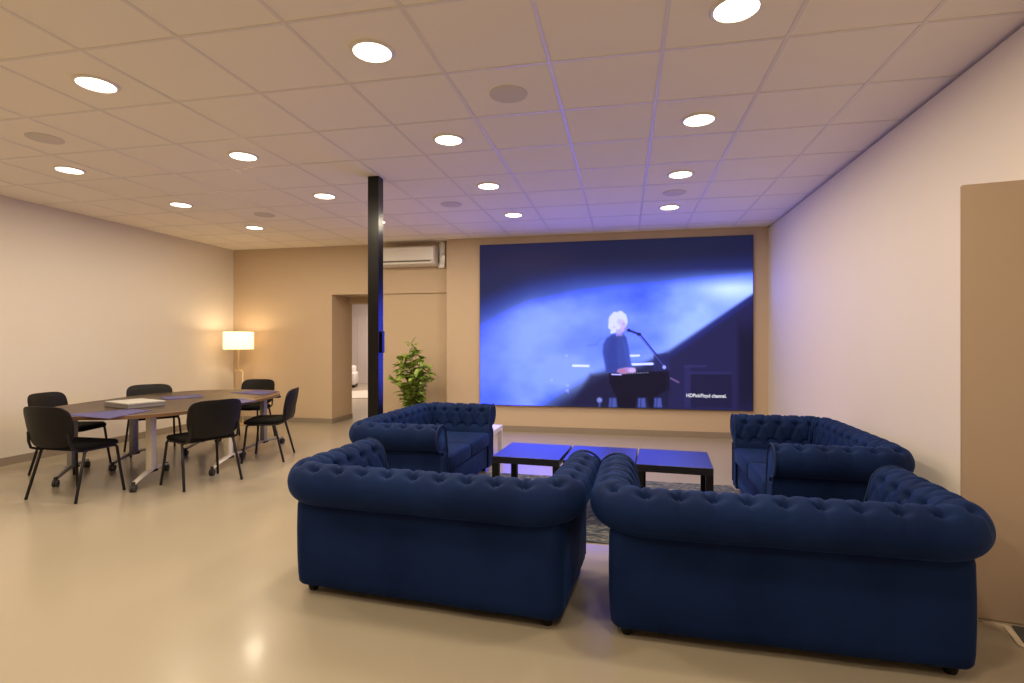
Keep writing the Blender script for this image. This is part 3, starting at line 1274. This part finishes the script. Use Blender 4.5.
# ------------------------------------------------------------------ potted plant
rnd = random.Random(5)
pt = thing('potted_plant', 'leafy green bushy plant standing behind the left sofa by the niche', 'plant', (-2.96, 7.30, 0))
latheobj('pot', [(.12, 0), (.135, .01), (.17, .28), (.175, .30), (.160, .30), (.155, .27)], M['pot'], pt, 32)
latheobj('soil', [(.001, .262), (.155, .262), (.155, .27), (.001, .272)], M['soil'], pt, 24)
stems = []
bmS = bmesh.new()
tops = [(0, 0, 1.26)]
for k in range(14):
    a = 2 * PI * k * .382 + rnd.uniform(-.2, .2)
    rr = .06 + .25 * (k / 13)
    tops.append((rr * math.cos(a), rr * math.sin(a), 1.20 - 1.45 * rr + rnd.uniform(-.05, .05)))
for (x, y, z) in tops:
    P = []
    for q in range(7):
        f = q / 6
        P.append(Vector((x * f ** 1.3 + .02 * math.sin(f * 5 + x * 9), y * f ** 1.3, .27 + (z - .27) * f)))
    add_tube(bmS, P, [.008 - .005 * q / 6 for q in range(7)], 6)
    stems.append(P)
obj('stem', bmS, M['stem'], pt, True)
bmL = bmesh.new()


def leaf(bm, base, direction, L, Wd, roll):
    d = direction.normalized()
    sd = d.cross(Vector((0, 0, 1)))
    if sd.length < .1:
        sd = Vector((1, 0, 0))
    sd.normalize()
    up = sd.cross(d).normalized()
    rot = Matrix.Rotation(roll, 3, d)
    sd = rot @ sd
    up = rot @ up
    rows_ = []
    n = 6
    for i in range(n + 1):
        f = i / n
        w_ = Wd * math.sin(PI * min(1, f * .98 + .02)) ** .75 * (1.12 - .35 * f)
        c0 = base + d * (L * f) - up * (.30 * L * f * f)
        rows_.append([bm.verts.new(c0 - sd * w_ + up * w_ * .35), bm.verts.new(c0), bm.verts.new(c0 + sd * w_ + up * w_ * .35)])
    for A, B in zip(rows_, rows_[1:]):
        for k in range(2):
            bm.faces.new((A[k], A[k + 1], B[k + 1], B[k]))


for P in stems:
    for q in range(1, 7):
        cnt = 3 if q < 4 else 4
        for _ in range(cnt):
            f = (q + rnd.uniform(-.5, 0)) / 6
            i = min(5, int(f * 6))
            base = P[i].lerp(P[i + 1], f * 6 - i)
            a = rnd.uniform(0, 2 * PI)
            el = rnd.uniform(-.1, .75)
            d = Vector((math.cos(a) * math.cos(el), math.sin(a) * math.cos(el), math.sin(el)))
            leaf(bmL, base + d * .02, d, rnd.uniform(.11, .17), rnd.uniform(.042, .058), rnd.uniform(-.5, .5))
    leaf(bmL, P[-1], Vector((rnd.uniform(-.4, .4), rnd.uniform(-.4, .4), 1)), .12, .032, 0)
lf = obj('foliage', bmL, M['leaf'], pt, True, 80)

# ------------------------------------------------------------------ far room furniture
ac = thing('armchair', 'white armchair seen far off through the doorway', 'armchair', (-7.88, 14.2, 0), R(20))
ac.scale = (.85, .85, .78)
boxobj('seat', (-.30, .30, -.38, .35, .10, .40), M['cream'], ac, .04, 3, True)
boxobj('backrest', (-.36, .36, .28, .46, .10, .78), M['cream'], ac, .06, 3, True)
for s_ in (-1, 1):
    boxobj('arm', (min(s_ * .29, s_ * .43), max(s_ * .29, s_ * .43), -.38, .40, .10, .55), M['cream'], ac, .05, 3, True)
boxobj('base', (-.40, .40, -.34, .42, 0, .10), M['black'], ac, .01)
bm = bmesh.new()
add_lathe(bm, [(.001, 0), (1.0, 0), (1.0, .012), (.001, .012)], 48)
rr_ = obj('round_rug', bm, M['creamrug'])
rr_.location = (-6.2, 12.35, 0)
tag(rr_, 'round cream rug on the floor of the room beyond the doorway', 'rug')
